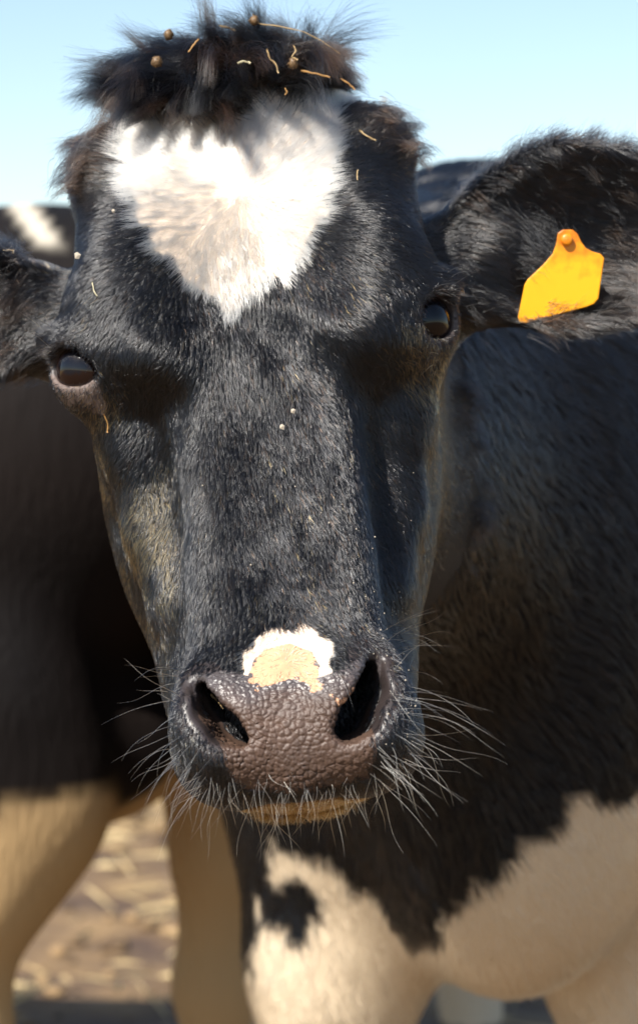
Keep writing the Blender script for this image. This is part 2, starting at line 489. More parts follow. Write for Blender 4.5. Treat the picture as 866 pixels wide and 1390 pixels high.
# smooth the subdivided pad onto the true surface, then raise the pebbled skin
padmask = (poly_sd(PL[:, 0], PL[:, 2], PAD) < 0.006) & (PL[:, 1] < 0.016)
ip = np.where(padmask)[0]; pp = co[ip]
for _ in range(2):
    g = gradn(main_sdf, pp); pp = pp - g * main_sdf(pp)[:, None] * 0.9
g = gradn(main_sdf, pp)
lp = w2l(pp)
def worley(x, z, cell, seed):
    q = np.stack([x / cell, z / cell * 1.12], -1) + 0.6 * np.stack([vnoise(np.stack([x, z, 0 * x], -1), 60, 3), vnoise(np.stack([x, z, 0 * x], -1), 60, 4)], -1)
    i = np.floor(q).astype(np.int64); f1 = np.full(len(x), 9.0); f2 = np.full(len(x), 9.0)
    for a in (-1, 0, 1):
        for b in (-1, 0, 1):
            ci = i[:, 0] + a; cj = i[:, 1] + b
            fx = ci + 0.5 + 0.95 * (hash3(ci, cj, 0 * ci, seed) - 0.5); fy = cj + 0.5 + 0.95 * (hash3(ci, cj, 0 * ci + 7, seed) - 0.5)
            dd = np.sqrt((q[:, 0] - fx) ** 2 + (q[:, 1] - fy) ** 2)
            f2 = np.where(dd < f1, f1, np.minimum(f2, dd)); f1 = np.minimum(f1, dd)
    return f1, f2
f1, f2 = worley(lp[:, 0], lp[:, 2], 0.0044, 5)
edge = sstep(0.006, -0.006, poly_sd(lp[:, 0], lp[:, 2], PAD))
pk = poly_sd(lp[:, 0], lp[:, 2], PINK)
flat = sstep(-0.002, 0.004, pk)
hgt = (np.sqrt(np.clip(1 - (f1 / 0.74) ** 2, 0, 1)) * np.clip((f2 - f1) / 0.30, 0, 1) ** 0.6 - 0.5) * 0.0010 * (0.75 + 0.5 * vnoise(lp, 70, 15)) + 0.0004 * vnoise(lp, 900, 17)
co[ip] = pp + g * (hgt * edge * flat)[:, None]
me0.vertices.foreach_set('co', co.ravel())
PL = w2l(co)
print('pad', len(padf), nv, time.time() - T0)

# coat pattern -----------------------------------------------------
BLAZE = [(u, v) for u, v in ((172, 170), (166, 205), (172, 240), (186, 290), (222, 345), (265, 385), (290, 405), (308, 426), (322, 408), (352, 398), (398, 352), (432, 300), (450, 245), (456, 190), (452, 150), (474, 124), (440, 90), (380, 70), (280, 70), (200, 95))]
NOSEWHITE = [(u, v) for u, v in ((330, 925), (334, 890), (355, 862), (385, 848), (425, 856), (450, 878), (448, 905), (428, 928), (380, 925))]
def W2(pts, y): return [pw(u, v, y)[[0, 2]] for u, v in pts]
CH1 = list([(350, 1150), (385, 1153), (404, 1168), (402, 1195), (372, 1205), (355, 1190)])
CH2 = list([(405, 1155), (440, 1172), (500, 1212), (540, 1262), (556, 1292), (600, 1294), (612, 1250), (650, 1210), (700, 1172), (735, 1150), (760, 1105), (800, 1082), (822, 1100), (845, 1075), (1100, 1060), (1150, 1900), (300, 1900), (352, 1300), (350, 1225), (372, 1268), (405, 1275), (440, 1262), (432, 1225), (405, 1185)])
BLACK = np.array([0.0070, 0.0072, 0.0084]); WHITE = np.array([0.74, 0.66, 0.53]); CREAM = np.array([0.50, 0.36, 0.21])
PINKC = np.array([0.46, 0.24, 0.13]); NOSE = np.array([0.062, 0.034, 0.022]); TAN = np.array([0.26, 0.155, 0.055]); BROWN = np.array([0.032, 0.017, 0.010])
def head_white(Lc, jit=0.004):
    nz = (vnoise(Lc, 90, 5) * jit + vnoise(Lc, 260, 8) * jit * 0.6) * 2000
    u, v = PXY(l2w(Lc))
    a = (poly_sd(u, v, BLAZE) + nz < 0) & (Lc[:, 1] < 0.11)
    b = (poly_sd(u, v, NOSEWHITE) + nz * 0.8 < 0) & (Lc[:, 1] < 0.03)
    return a | b
def body_white(P, jit=0.012):
    nz = vnoise(P, 35, 3) * jit + vnoise(P, 110, 9) * jit * 0.6
    fr = P[:, 1] < 2.9; u, v = PXY(P)
    return ((poly_sd(u, v, CH1) + nz * 1300 < 0) & fr) | ((poly_sd(u, v, CH2) + nz * 1300 < 0) & fr) | (P[:, 2] < 0.46 + nz * 6)
headv = ((co > HLO - 0.01) & (co < HHI + 0.01)).all(-1)
col = np.tile(BLACK, (nv, 1))
wm = headv & head_white(PL)
col[wm] = (0.70, 0.55, 0.42)
bwm = (~headv) & body_white(co)
col[bwm] = WHITE * 0.4 + CREAM * 0.6
col[co[:, 2] < 0.075] = (0.045, 0.036, 0.030)      # hooves
padc = (poly_sd(PL[:, 0], PL[:, 2], PAD) < 0.001) & (PL[:, 1] < 0.02) & headv
n1 = vnoise(PL, 60, 2)[:, None] * 0.18 + vnoise(PL, 300, 6)[:, None] * 0.15
tg = sstep(-0.214, -0.188, PL[:, 2] + 0.008 * vnoise(PL, 70, 29))[:, None]
col[padc] = ((NOSE * (1 - tg) + np.array([0.060, 0.050, 0.050]) * tg) * (1 + n1))[padc]
nzp = vnoise(PL, 260, 12) * 0.0028 + vnoise(PL, 90, 13) * 0.002 + vnoise(PL, 700, 14) * 0.002
pinkm = padc & ((poly_sd(PL[:, 0], PL[:, 2], PINK) + nzp < 0.0025) | (poly_sd(PL[:, 0], PL[:, 2], PINK2) + nzp < 0))
col[pinkm] = (PINKC * (1 + n1))[pinkm]
lipm = headv & (PL[:, 2] < -0.236) & (ell(PL, *LIP) < 0.002)
col[lipm & ~padc] = (0.14, 0.07, 0.03)
dn_ = np.minimum(poly_cone(PL, NOS_L, [0.0, 0, 0, 0]), poly_cone(PL, NOS_R, [0.0, 0, 0, 0]))
nsk = headv & (dn_ < 0.020) & ~padc & (PL[:, 2] < -0.15)
col[nsk] = (0.027, 0.020, 0.019)
# bare skin round the eyes
for E in (EYE_L, EYE_R):
    de = np.linalg.norm(PL - E, axis=1)
    m = headv & (de < 0.030) & ~wm
    col[m] = np.array([0.030, 0.022, 0.020])
for E, M, cc_ in ((EYE_L, EA_L, (0.110, 0.080, 0.068)), (EYE_R, EA_R, (0.055, 0.040, 0.034))):
    q = (PL - E) @ M.T
    m = headv & (q[:, 1] < -0.009) & (q[:, 1] > -0.030) & (np.abs(q[:, 0]) < 0.026) & (q[:, 2] > -0.01)
    col[m] = np.array(cc_)
ein = lambda Lc: np.minimum(np.linalg.norm(Lc - EYE_L, axis=1), np.linalg.norm(Lc - EYE_R, axis=1))
wet = np.zeros(nv, np.float32); tz = sstep(-0.212, -0.190, PL[:, 2] + 0.006 * vnoise(PL, 60, 19)); wet[padc] = (0.35 + 0.85 * tz)[padc]; wet[pinkm] = 0.5
wet[headv & (ein(PL) < 0.0272)] = 0.8; wet[nsk] = 0.9
for nm, arr in (('col', np.concatenate([col, np.ones((nv, 1))], 1)), ('wet', wet)):
    if nm == 'col':
        a = me0.attributes.new('col', 'FLOAT_COLOR', 'POINT'); a.data.foreach_set('color', arr.astype(np.float32).ravel())
    else:
        a = me0.attributes.new('wet', 'FLOAT', 'POINT'); a.data.foreach_set('value', arr.ravel())
me0.materials.append(HIDE); me0.materials.append(COAT)
me0.polygons.foreach_set('use_smooth', np.ones(len(me0.polygons), bool))
ctr = np.empty(len(me0.polygons) * 3, np.float32); me0.polygons.foreach_get('center', ctr); ctr = ctr.reshape(-1, 3)
me0.polygons.foreach_set('material_index', (~((ctr > HLO - 0.012) & (ctr < HHI + 0.012)).all(-1)).astype(np.int32))
me0.update()
cow = empty('cow', (M_ORG[0], M_ORG[1], 0))
tag(cow, 'black cow looking into the camera with a white blaze and an orange ear tag', 'cow')
me0.name = 'body'
body = bpy.data.objects.new('body', me0); sc.collection.objects.link(body); keep_parent(body, cow)

# eyes ---------------------------------------------------------------
def eye_mat():
    m, n, l, b = new_mat('eye')
    a = attr(n, 'col'); l.new(a.outputs['Color'], b.inputs['Base Color'])
    b.inputs['Roughness'].default_value = 0.04; b.inputs['IOR'].default_value = 1.376
    return m
EYEM = eye_mat()
def eyeball(E, M):
    nu, nvv = 48, 32; vv = []; cc = []
    for i in range(nvv + 1):
        th = math.pi * i / nvv
        for j in range(nu):
            ph = 2 * math.pi * j / nu
            d = np.array([math.sin(th) * math.cos(ph), math.sin(th) * math.sin(ph), math.cos(th)])
            r = EYE_RAD * (1 + 0.04 * math.exp(-(th / 0.45) ** 2))      # corneal bulge
            vv.append(l2w(E + (M.T @ d) * r))
            h, v_ = d[0], d[1]
            if th > 0.98: c = (0.020, 0.014, 0.012)
            elif (h / 0.52) ** 2 + (v_ / 0.30) ** 2 < 1 and th < 1: c = (0.004, 0.004, 0.006)
            else: c = (0.008, 0.003, 0.002)
            cc.append(c)
    fs = [(i * nu + j, i * nu + (j + 1) % nu, (i + 1) * nu + (j + 1) % nu, (i + 1) * nu + j) for i in range(nvv) for j in range(nu)]
    o = mesh_obj('eye', vv, np.array(fs)[:, ::-1].copy(), EYEM)
    a = o.data.attributes.new('col', 'FLOAT_COLOR', 'POINT')
    a.data.foreach_set('color', np.concatenate([np.array(cc), np.ones((len(cc), 1))], 1).astype(np.float32).ravel())
    return keep_parent(o, cow)
eyeball(EYE_L, EA_L); eyeball(EYE_R, EA_R)

# ------------------------------------------------------------------ hair
def hair_obj(name, PTS, RAD, COL, material, parent, kind='stuff'):
    n, k, _ = PTS.shape
    hc = bpy.data.hair_curves.new(name)
    hc.add_curves([k] * n)
    hc.attributes['position'].data.foreach_set('vector', PTS.astype(np.float32).ravel())
    ra = hc.attributes.get('radius') or hc.attributes.new('radius', 'FLOAT', 'POINT')
    ra.data.foreach_set('value', RAD.astype(np.float32).ravel())
    ca = hc.attributes.new('col', 'FLOAT_COLOR', 'CURVE')
    ca.data.foreach_set('color', np.concatenate([COL, np.ones((n, 1))], 1).astype(np.float32).ravel())
    hc.materials.append(material)
    o = bpy.data.objects.new(name, hc); sc.collection.objects.link(o)
    if parent is not None: keep_parent(o, parent)
    if kind: o['kind'] = kind
    return o
def sample(V, F, N, dens, n):
    T = np.concatenate([F[:, [0, 1, 2]], F[:, [0, 2, 3]]])
    a, b, c = V[T[:, 0]], V[T[:, 1]], V[T[:, 2]]
    ar = np.linalg.norm(np.cross(b - a, c - a), axis=1) * 0.5
    d = dens[T].mean(1) * ar
    t = rng.choice(len(T), n, p=d / d.sum())
    r1 = np.sqrt(rng.random(n)); r2 = rng.random(n)
    w0, w1, w2 = 1 - r1, r1 * (1 - r2), r1 * r2
    P = a[t] * w0[:, None] + b[t] * w1[:, None] + c[t] * w2[:, None]
    nn = N[T[t, 0]] * w0[:, None] + N[T[t, 1]] * w1[:, None] + N[T[t, 2]] * w2[:, None]
    return P, nrmz(nn)
def lay(P, N, D, length, lift0, lift1, width, k=5, bend=None):
    T = nrmz(D - (D * N).sum(-1, keepdims=True) * N)
    s = np.linspace(0, 1, k)
    n = len(P); pts = np.empty((n, k, 3)); pts[:, 0] = P
    for i in range(1, k):
        q = (i - 0.5) / (k - 1)
        ang = (lift0 + (lift1 - lift0) * q)[:, None]
        dd = T * np.cos(ang) + N * np.sin(ang)
        if bend is not None: dd = nrmz(dd + bend * q)
        pts[:, i] = pts[:, i - 1] + dd * (length / (k - 1))[:, None]
    rad = width[:, None] * np.array([0.9, 1.0, 0.85, 0.6, 0.2] if k == 5 else np.linspace(1, 0.15, k))[None]
    return pts, rad

hN = mesh_normals(hV, hF)
hL = hVL
front = sstep(0.30, 0.16, hL[:, 1])
vd = nrmz(CAMP - hV); facing = sstep(-0.55, -0.1, (hN * vd).sum(-1))
padv = poly_sd(hL[:, 0], hL[:, 2], PAD)
pinkv = poly_sd(hL[:, 0], hL[:, 2], PINK)
nopad = np.where(hL[:, 1] < 0.022, sstep(-0.003, 0.003, padv + 0.003 * vnoise(hL, 200, 41)), 1.0)
noeye = sstep(0.0268, 0.0285, ein(hL))
q_ = (hL - EYE_L) @ EA_L.T
noeye = noeye * (1 - 0.62 * ((q_[:, 1] < -0.008) & (q_[:, 1] > -0.026 + 0.004 * vnoise(hL, 200, 61)) & (np.abs(q_[:, 0]) < 0.026) & (q_[:, 2] > -0.01)))
nohole = sstep(0.0095, 0.0130, np.minimum(poly_cone(hL - np.array([0, 0.004, 0], np.float32), NOS_L, [0.0, 0, 0, 0]), poly_cone(hL - np.array([0, 0.004, 0], np.float32), NOS_R, [0.0, 0, 0, 0])))
nopad = np.maximum(nopad, 0.22 * sstep(0.002, -0.001, pinkv) * (hL[:, 1] < 0.02))
dens = front * facing * nopad * noeye * nohole * (1 + 2.5 * ((hL[:, 2] < -0.232) & (np.abs(hL[:, 0]) < 0.05))) + 1e-9
P, N = sample(hV, hF, hN, dens, 385000)
Lc = w2l(P)
print('sampled', time.time() - T0)
WH = L(325, 245, 0.012)
D = Lc - WH.astype(np.float32); D[:, 1] *= 0.8
D[:, 1] += 0.02
pk_c = np.array([np.mean([p[0] for p in PINK]), -0.016, np.mean([p[1] for p in PINK])])
dp = Lc - pk_c; rp = np.linalg.norm(dp, axis=1)
D = nrmz(D) + nrmz(dp) * (1.6 * np.exp(-(rp / 0.035) ** 2))[:, None]
# round the muzzle sides and lips hair sweeps out and down
mz = sstep(-0.16, -0.21, Lc[:, 2])[:, None]
D = D * (1 - 0.4 * mz) + mz * 0.4 * np.stack([np.sign(Lc[:, 0]) * 0.5, 0 * Lc[:, 0] + 0.3, 0 * Lc[:, 0] - 0.7], -1)
# ears: along the ear, falling
earr = sstep(EARR_B[0] + 0.0, EARR_B[0] + 0.03, Lc[:, 0]); earl = sstep(EARL_B[0] - 0.0, EARL_B[0] - 0.03, Lc[:, 0])
D = D * (1 - earr - earl)[:, None] + earr[:, None] * np.array([0.75, -0.2, -0.55]) + earl[:, None] * np.array([-0.35, -0.2, -0.85])
for E in (EYE_L, EYE_R):
    de = Lc - E.astype(np.float32); D = nrmz(D) + nrmz(de) * (1.8 * np.exp(-(np.linalg.norm(de, axis=1) / 0.036) ** 2))[:, None]
ear = (earr + earl) > 0.4; ek = np.where(ear, 0.55, 1.0)[:, None]
D = nrmz(D) + ek * (0.24 * vnoise3(Lc, 50, 1) + 0.24 * vnoise3(Lc, 190, 50) + 0.15 * rng.normal(size=Lc.shape))
Dw = D @ HR.T
white = head_white(Lc, 0.0045)
ear = (earr + earl) > 0.4
budd = np.minimum(np.linalg.norm(Lc - np.array([0.106, 0.07, 0.226]), axis=1), np.linalg.norm(Lc - np.array([-0.106, 0.07, 0.226]), axis=1))
bud = sstep(0.05, 0.025, budd)
n = len(P)
ln = 0.0068 * (0.7 + 0.6 * rng.random(n))
ln = np.where(white & (Lc[:, 2] > 0), ln * 2.0, ln)
ln = np.where(ear, 0.015 * (0.6 + 0.8 * rng.random(n)), ln)
ln = ln * (1 + 0.8 * bud)
mzf = sstep(-0.13, -0.19, Lc[:, 2]) * (Lc[:, 1] < 0.06)
ln = ln * (1 - 0.5 * mzf)
ne = sstep(0.045, 0.028, ein(Lc)); ln = ln * (1 - 0.45 * ne)
lift0 = np.radians(19 + 9 * rng.random(n) + 6 * vnoise(Lc, 70, 31)); lift1 = np.radians(2 + 10 * rng.random(n))
lift0 = lift0 + bud * 0.3 + ear * 0.02
wid = np.where(white, 0.00017, 0.00016) * (0.8 + 0.4 * rng.random(n)); wid = np.where(ear, wid * 1.2, wid)
C = np.tile(BLACK, (n, 1)) * (0.35 + 1.6 * rng.random((n, 1)) ** 2)
brn = rng.random(n) < (0.05 + 0.45 * bud + 0.12 * ear + 0.04 * sstep(0.02, 0.09, Lc[:, 1]))
C[brn] = BROWN * (0.5 + rng.random((brn.sum(), 1)))
CHK = [L(u, v, 0.06)[[0, 2]] for u, v in ((95, 545), (150, 540), (205, 585), (232, 640), (242, 720), (238, 830), (225, 900), (205, 850), (170, 780), (140, 690), (105, 610))]
dk = poly_sd(Lc[:, 0], Lc[:, 2], CHK)
pt = sstep(0.008, -0.01, dk) * sstep(-0.5, 0.5, vnoise(Lc, 45, 71)) * 0.62
EYR = [L(u, v, 0.05)[[0, 2]] for u, v in ((540, 470), (600, 460), (608, 520), (575, 560), (540, 530))]
pt = np.maximum(pt, sstep(0.006, -0.006, poly_sd(Lc[:, 0], Lc[:, 2], EYR)) * 0.4)
pt = np.maximum(pt, 0.04 * sstep(0.09, 0.12, Lc[:, 0]) * (Lc[:, 2] < 0.05))
pt = np.maximum(pt, 0.05 * sstep(0.0, 0.6, vnoise(Lc, 60, 79)))
tn = (rng.random(n) < pt) & ~white & ~ear
C[tn] = TAN * (0.35 + 0.9 * rng.random((tn.sum(), 1)))
C[white] = WHITE * (0.86 + 0.14 * rng.random((white.sum(), 1)))
lipf = (Lc[:, 2] < -0.236) & (ell(Lc, *LIP) < 0.002)
C[lipf] = np.array([0.24, 0.12, 0.04]) * (0.6 + 0.6 * rng.random((lipf.sum(), 1)))
ln[lipf] *= 2.6; lift0[lipf] += 0.35
pts, rad = lay(P, N, Dw, ln, lift0, lift1, wid)
cs = np.where(ear, 0.0060, np.where(white, 0.0048, 0.0034))[:, None]
ci = np.floor(Lc / cs).astype(np.int64)
cc = (ci + 0.5 + 0.6 * (np.stack([hash3(ci[:, 0], ci[:, 1], ci[:, 2], q) for q in (1, 2, 3)], -1) - 0.5)) * cs
pull = (cc - Lc) @ HR.T; pull = pull - (pull * N).sum(-1, keepdims=True) * N
for i_ in range(5): pts[:, i_] += pull * (0.75 * i_ / 4)
hair_obj('coat_fur', pts, rad, C, FUR, cow)
print('fur', time.time() - T0)

# coarse coat on neck and shoulders
bN = mesh_normals(bV, bF)
vdb = nrmz(CAMP - bV); fb = sstep(-0.5, 0.0, (bN * vdb).sum(-1))
inh = ((bV > HLO + 0.01) & (bV < HHI - 0.01)).all(-1)
densb = fb * sstep(3.3, 2.6, bV[:, 1]) * np.where(inh, 0.0, 1.0) * (bV[:, 2] > 0.35) + 1e-9
P, N = sample(bV, bF, bN, densb, 130000)
n = len(P)
D = np.array([0.35, 0.35, -0.85]) + 0.35 * vnoise3(P, 9, 4) + 0.25 * vnoise3(P, 40, 5)
wb = body_white(P)
C = np.tile(BLACK, (n, 1)) * (0.3 + 0.7 * rng.random((n, 1)))
br = rng.random(n) < 0.04; C[br] = BROWN * (0.5 + rng.random((br.sum(), 1)))
wl_ = sstep(650, 520, PXY(P)[0])[:, None]
C[wb] = ((WHITE * wl_ + (WHITE * 0.7 + CREAM * 0.3) * (1 - wl_)) * (0.8 + 0.2 * rng.random((n, 1))))[wb]
pts, rad = lay(P, N, D, 0.016 * (0.7 + 0.6 * rng.random(n)), np.radians(18 + 8 * rng.random(n)), np.radians(1 + 4 * rng.random(n)), 0.00032 * (0.8 + 0.4 * rng.random(n)))
hair_obj('neck_fur', pts, rad, C, FUR, cow)

# forelock -------------------------------------------------------------
def strands(roots, dirs, grav, length, n_per, spread, width, wave, col, k=8, jit=0.16, conv=0.65, frizz=0.45):
    P_, R_, C_ = [], [], []
    for r, d, g, ln_, c in zip(roots, dirs, grav, length, col):
        m = n_per
        off = rng.normal(size=(m, 3)) * spread
        dd = nrmz(d + rng.normal(size=(m, 3)) * jit)
        L_ = ln_ * (0.55 + 0.5 * rng.random(m))
        p = r + off; pts = [p]
        w1 = rng.normal(size=(1, 3)) * wave; w2 = rng.normal(size=(m, 3)) * wave * frizz
        ph = rng.random() * 6
        for i in range(1, k):
            q = i / (k - 1)
            dd = nrmz(dd + g / (k - 1) + (w1 * math.sin(ph + q * 5) + w2) / (k - 1) * 2)
            p = p + dd * (L_ / (k - 1))[:, None] - off * (conv / (k - 1))
            pts.append(p)
        P_.append(np.stack(pts, 1)); R_.append(np.tile(np.linspace(1, 0.12, k), (m, 1)) * width)
        C_.append(np.tile(c, (m, 1)) * (0.6 + 0.8 * rng.random((m, 1))))
    return np.concatenate(P_), np.concatenate(R_), np.concatenate(C_)
roots, dirs, grav, lens, cols = [], [], [], [], []
rng = np.random.default_rng(11)
pu, pv = PXY(hV)
TUFT = [(150, 175), (170, 160), (215, 150), (300, 148), (380, 136), (440, 112), (475, 125), (480, 50), (120, 40)]
top = (poly_sd(pu, pv, TUFT) < 0) & (hL[:, 2] > 0.17) & (hL[:, 1] < 0.15)
ti = np.where(top)[0]
def lock(i, d, g, ln_, c):
    roots.append(hV[i]); dirs.append(HR @ nrmz(d + rng.normal(size=3) * 0.15)); grav.append(HR @ np.asarray(g, float)); lens.append(ln_); cols.append(c)
def dark(): return BLACK * 0.6 if rng.random() < 0.65 else BROWN * 0.85
fr_i = ti[(hL[ti, 2] > 0.205) & (hL[ti, 0] > -0.068)]
up_i = ti[((hN[ti] @ HR[:, 2]) > 0.45) & (hL[ti, 0] > -0.072)]; lf_i = ti[(hL[ti, 0] < -0.045) & (hL[ti, 2] > 0.24)]; rt_i = ti[hL[ti, 0] > 0.055]
for i in rng.choice(fr_i, 95, replace=False):       # fringe falling over the blaze
    lat = hL[i, 0] / 0.09; nn = HR.T @ hN[i]
    lock(i, nn * 0.8 + np.array([max(lat * 0.3 - 0.35, -0.3), -0.1, 0.35]), (max(lat * 0.5 - 0.4, -0.5) + 0.5 * rng.normal(), -0.35, -2.4), 0.050 + 0.045 * rng.random(), dark())
for i in rng.choice(up_i, 90, replace=False):       # locks standing on the crown
    lat = hL[i, 0] / 0.09
    lock(i, np.array([lat * 0.3 - 0.30, -0.20, 0.95]), (max(lat * 0.6 - 0.7, -0.9) + 0.6 * rng.normal(), -0.6, -0.5 - 1.0 * rng.random()), 0.040 + 0.050 * rng.random(), dark())
for i in rng.choice(lf_i, 14, replace=False):       # swept out sideways
    lock(i, np.array([-0.60, -0.2, 0.80]), (-1.6, -0.2, -0.5 + 0.7 * rng.normal()), 0.030 + 0.030 * rng.random(), dark())
for i in rng.choice(rt_i, 30, replace=False):
    lock(i, np.array([0.25, -0.3, 0.85]), (0.9, -0.3, -1.9 + 0.5 * rng.normal()), 0.032 + 0.018 * rng.random(), dark())
a, b, c = strands(roots, dirs, grav, lens, 150, 0.0072, 0.00017, 0.7, cols, jit=0.015, conv=1.1, frizz=0.10)
flat = a.reshape(-1, 3); dd = main_sdf(flat); mo = (np.tile(np.linspace(0, 1, a.shape[1]), len(a)) * 0.010)
bad = np.where(dd < mo)[0]
flat[bad] += gradn(main_sdf, flat[bad]) * (mo - dd)[bad, None]
a = flat.reshape(a.shape)
hair_obj('forelock', a, b, c, LONG, cow)
# tufts over the horn buds
roots, dirs, grav, lens, cols = [], [], [], [], []
for sg in (-1, 1):
    bi = np.where((np.linalg.norm(hL - np.array([sg * 0.112, 0.065, 0.230]), axis=1) < 0.028))[0]
    for i in rng.choice(bi, 16, replace=False):
        p = hL[i]; nn = HR.T @ hN[i]
        roots.append(l2w(p)); dirs.append(HR @ nrmz(nn * 0.5 + np.array([sg * 0.8, -0.1, 0.35])))
        grav.append(HR @ np.array([sg * 0.2, 0, -1.3])); lens.append(0.016 + 0.022 * rng.random())
        cols.append(BLACK if rng.random() < 0.45 else BROWN * 1.4)
a, b, c = strands(roots, dirs, grav, lens, 60, 0.005, 0.00016, 0.7, cols, 7, jit=0.03, conv=1.05, frizz=0.15)
hair_obj('horn_tuft', a, b, c, LONG, cow)
# long hair inside and along the rim of the ears
roots, dirs, grav, lens, cols = [], [], [], [], []
for sg, B in ((1, EARR_B), (-1, EARL_B)):
    ei = np.where((hL[:, 0] * sg > B[0] * sg + 0.005) & ((hN @ np.array([0, -1, 0])) > 0.05))[0]
    for i in rng.choice(ei, 130, replace=False):
        p = hL[i]; nn = HR.T @ hN[i]
        roots.append(l2w(p)); dirs.append(HR @ nrmz(nn * 0.45 + np.array([sg * 0.6, -0.1, -0.1])))
        grav.append(HR @ np.array([sg * 0.35, 0, -0.8])); lens.append(0.012 + 0.014 * rng.random())
        cols.append(BLACK if rng.random() < 0.6 else BROWN)
    ri = np.where((hL[:, 0] * sg > B[0] * sg + 0.015) & ((hN @ np.array([0, 0, 1])) > 0.75))[0]
    for i in rng.choice(ri, 90, replace=False):
        p = hL[i]; nn = HR.T @ hN[i]
        roots.append(l2w(p)); dirs.append(HR @ nrmz(nn * 0.7 + np.array([sg * 0.6, 0, 0.1])))
        grav.append(HR @ np.array([sg * 0.3, 0, -0.1])); lens.append(0.014 + 0.012 * rng.random())
        cols.append(BLACK)
for p, nn in zip(*hits([(700 + 55 * rng.random(), 300 + 60 * rng.random()) for _ in range(26)])):
    roots.append(p); dirs.append(nrmz(nn * 0.9 + np.array([0.55, -0.6, -0.35]))); grav.append(np.array([0.6, 0.0, -1.0])); lens.append(0.022 + 0.012 * rng.random()); cols.append(BLACK)
a, b, c = strands(roots, dirs, grav, lens, 30, 0.005, 0.00016, 0.25, cols, 6)
hair_obj('ear_hair', a, b, c, LONG, cow)
print('long hair', time.time() - T0)

# whiskers ----------------------------------------------------------------
roots, dirs, grav, lens = [], [], [], []
WQ = []
def whisk(u0, v0, u1, v1, cnt, dx, dz, l0, l1, dy=-0.25, jit=0.22):
    for _ in range(cnt):
        t = rng.random()
        WQ.append((u0 + (u1 - u0) * t + rng.normal() * 12, v0 + (v1 - v0) * t + rng.normal() * 12, dx, dy, dz, l0 + (l1 - l0) * rng.random(), jit))
whisk(232, 900, 228, 1040, 30, -0.9, -0.15, 0.025, 0.060)
whisk(228, 1000, 290, 1080, 32, -0.55, -0.6, 0.030, 0.065)
whisk(270, 1072, 500, 1080, 95, 0.0, -0.95, 0.012, 0.048, dy=-0.1, jit=0.32)
whisk(548, 920, 545, 1040, 30, 0.9, -0.15, 0.035, 0.080)
whisk(500, 1060, 552, 1010, 20, 0.65, -0.55, 0.030, 0.062)
whisk(520, 850, 550, 910, 14, 0.7, 0.5, 0.03, 0.065)
whisk(330, 850, 470, 870, 10, 0.0, 0.7, 0.02, 0.04, dy=-0.5)
whisk(290, 925, 320, 915, 4, 0.6, 0.5, 0.02, 0.035)
whisk(440, 900, 490, 900, 5, 0.3, -0.5, 0.02, 0.04, dy=-0.7)
whisk(75, 440, 70, 470, 5, -0.6, 0.55, 0.02, 0.045)
whisk(600, 380, 610, 400, 6, 0.5, 0.6, 0.02, 0.045)
whisk(590, 460, 575, 490, 3, -0.4, 0.4, 0.02, 0.035)
WQ = np.array(WQ); wp, wn_ = hits(WQ[:, :2])
for q, p, nn in zip(WQ, wp, wn_):
    if p[1] > 1.75: continue
    roots.append(p); dirs.append(nrmz(q[2:5] + nn * 0.55 + rng.normal(size=3) * q[6]))
    grav.append(np.array([q[2] * 0.15, 0, -0.3 - 0.3 * rng.random()])); lens.append(q[5])
m = len(roots)
a, b, c = strands(roots, dirs, grav, lens, 1, 0.0, 0.00015, 0.35, [np.array([0.75, 0.62, 0.40])] * m, 9)
hair_obj('whiskers', a, b, c, WHISK, cow)
# eyelashes
roots, dirs, grav, lens, cols = [], [], [], [], []
for E, M in ((EYE_L, EA_L), (EYE_R, EA_R)):
    for q in np.linspace(-1, 1, 60):
        a_ = q * 1.25
        p = E + (M[0] * math.sin(a_) * 0.021 + M[1] * (math.cos(a_) * 0.0135 + 0.001) + M[2] * (0.0240 - 0.007 * q * q))
        roots.append(l2w(p)); dirs.append(HR @ nrmz(M[2] * 0.9 + M[0] * q * 0.7 + M[1] * 0.1))
        grav.append(HR @ (M[1] * -0.9)); lens.append(0.012 + 0.012 * rng.random())
        cols.append(np.array([0.35, 0.3, 0.24]) if rng.random() < 0.35 else BROWN)
a, b, c = strands(roots, dirs, grav, lens, 4, 0.0014, 0.00014, 0.15, cols, 6)
hair_obj('eyelashes', a, b, c, LONG, cow)
print('whiskers', time.time() - T0)

# ------------------------------------------------------------------ second cow
S_ANG, S_ORG = math.atan2(-0.98, -0.2), (-1.54, 3.36, 0.0)
s_in, s_out = place(S_ANG, S_ORG)
def second_sdf(P):
    Q = s_in(P.astype(np.float32)) / 0.95
    d = trunk_sdf(Q, 0.04, True)
    d = smin(d, ell(Q, (0.16, 1.20, 0.64), (0.12, 0.21, 0.19)), 0.08)
    d = smin(d, ell(Q, (0.0, 1.30, 0.68), (0.14, 0.17, 0.12)), 0.06)
    d = smin(d, cone(Q, (0, 0.0, 1.10), (0, -0.75, 1.22), 0.22, 0.13), 0.15)
    d = smin(d, cone(Q, (0, -0.72, 1.30), (0, -1.12, 0.98), 0.12, 0.075), 0.08)
    A = Q.copy(); A[:, 0] = np.abs(A[:, 0])
    d = smin(d, cone(A, (0.10, -0.74, 1.33), (0.26, -0.72, 1.30), 0.04, 0.025), 0.04)
    d = smin(d, poly_cone(Q, [(0, 1.60, 1.28), (0, 1.70, 1.0), (0, 1.66, 0.62)], [0.035, 0.026, 0.03], 0.02), 0.05)
    return d * 0.95
sV, sF = surface(second_sdf, (-3.9, 2.3, -0.05), (0.4, 4.9, 1.6), 0.014)
second = empty('cow', (S_ORG[0], S_ORG[1], 0))
tag(second, 'out of focus black cow with cream belly and legs standing behind the tagged cow', 'cow')
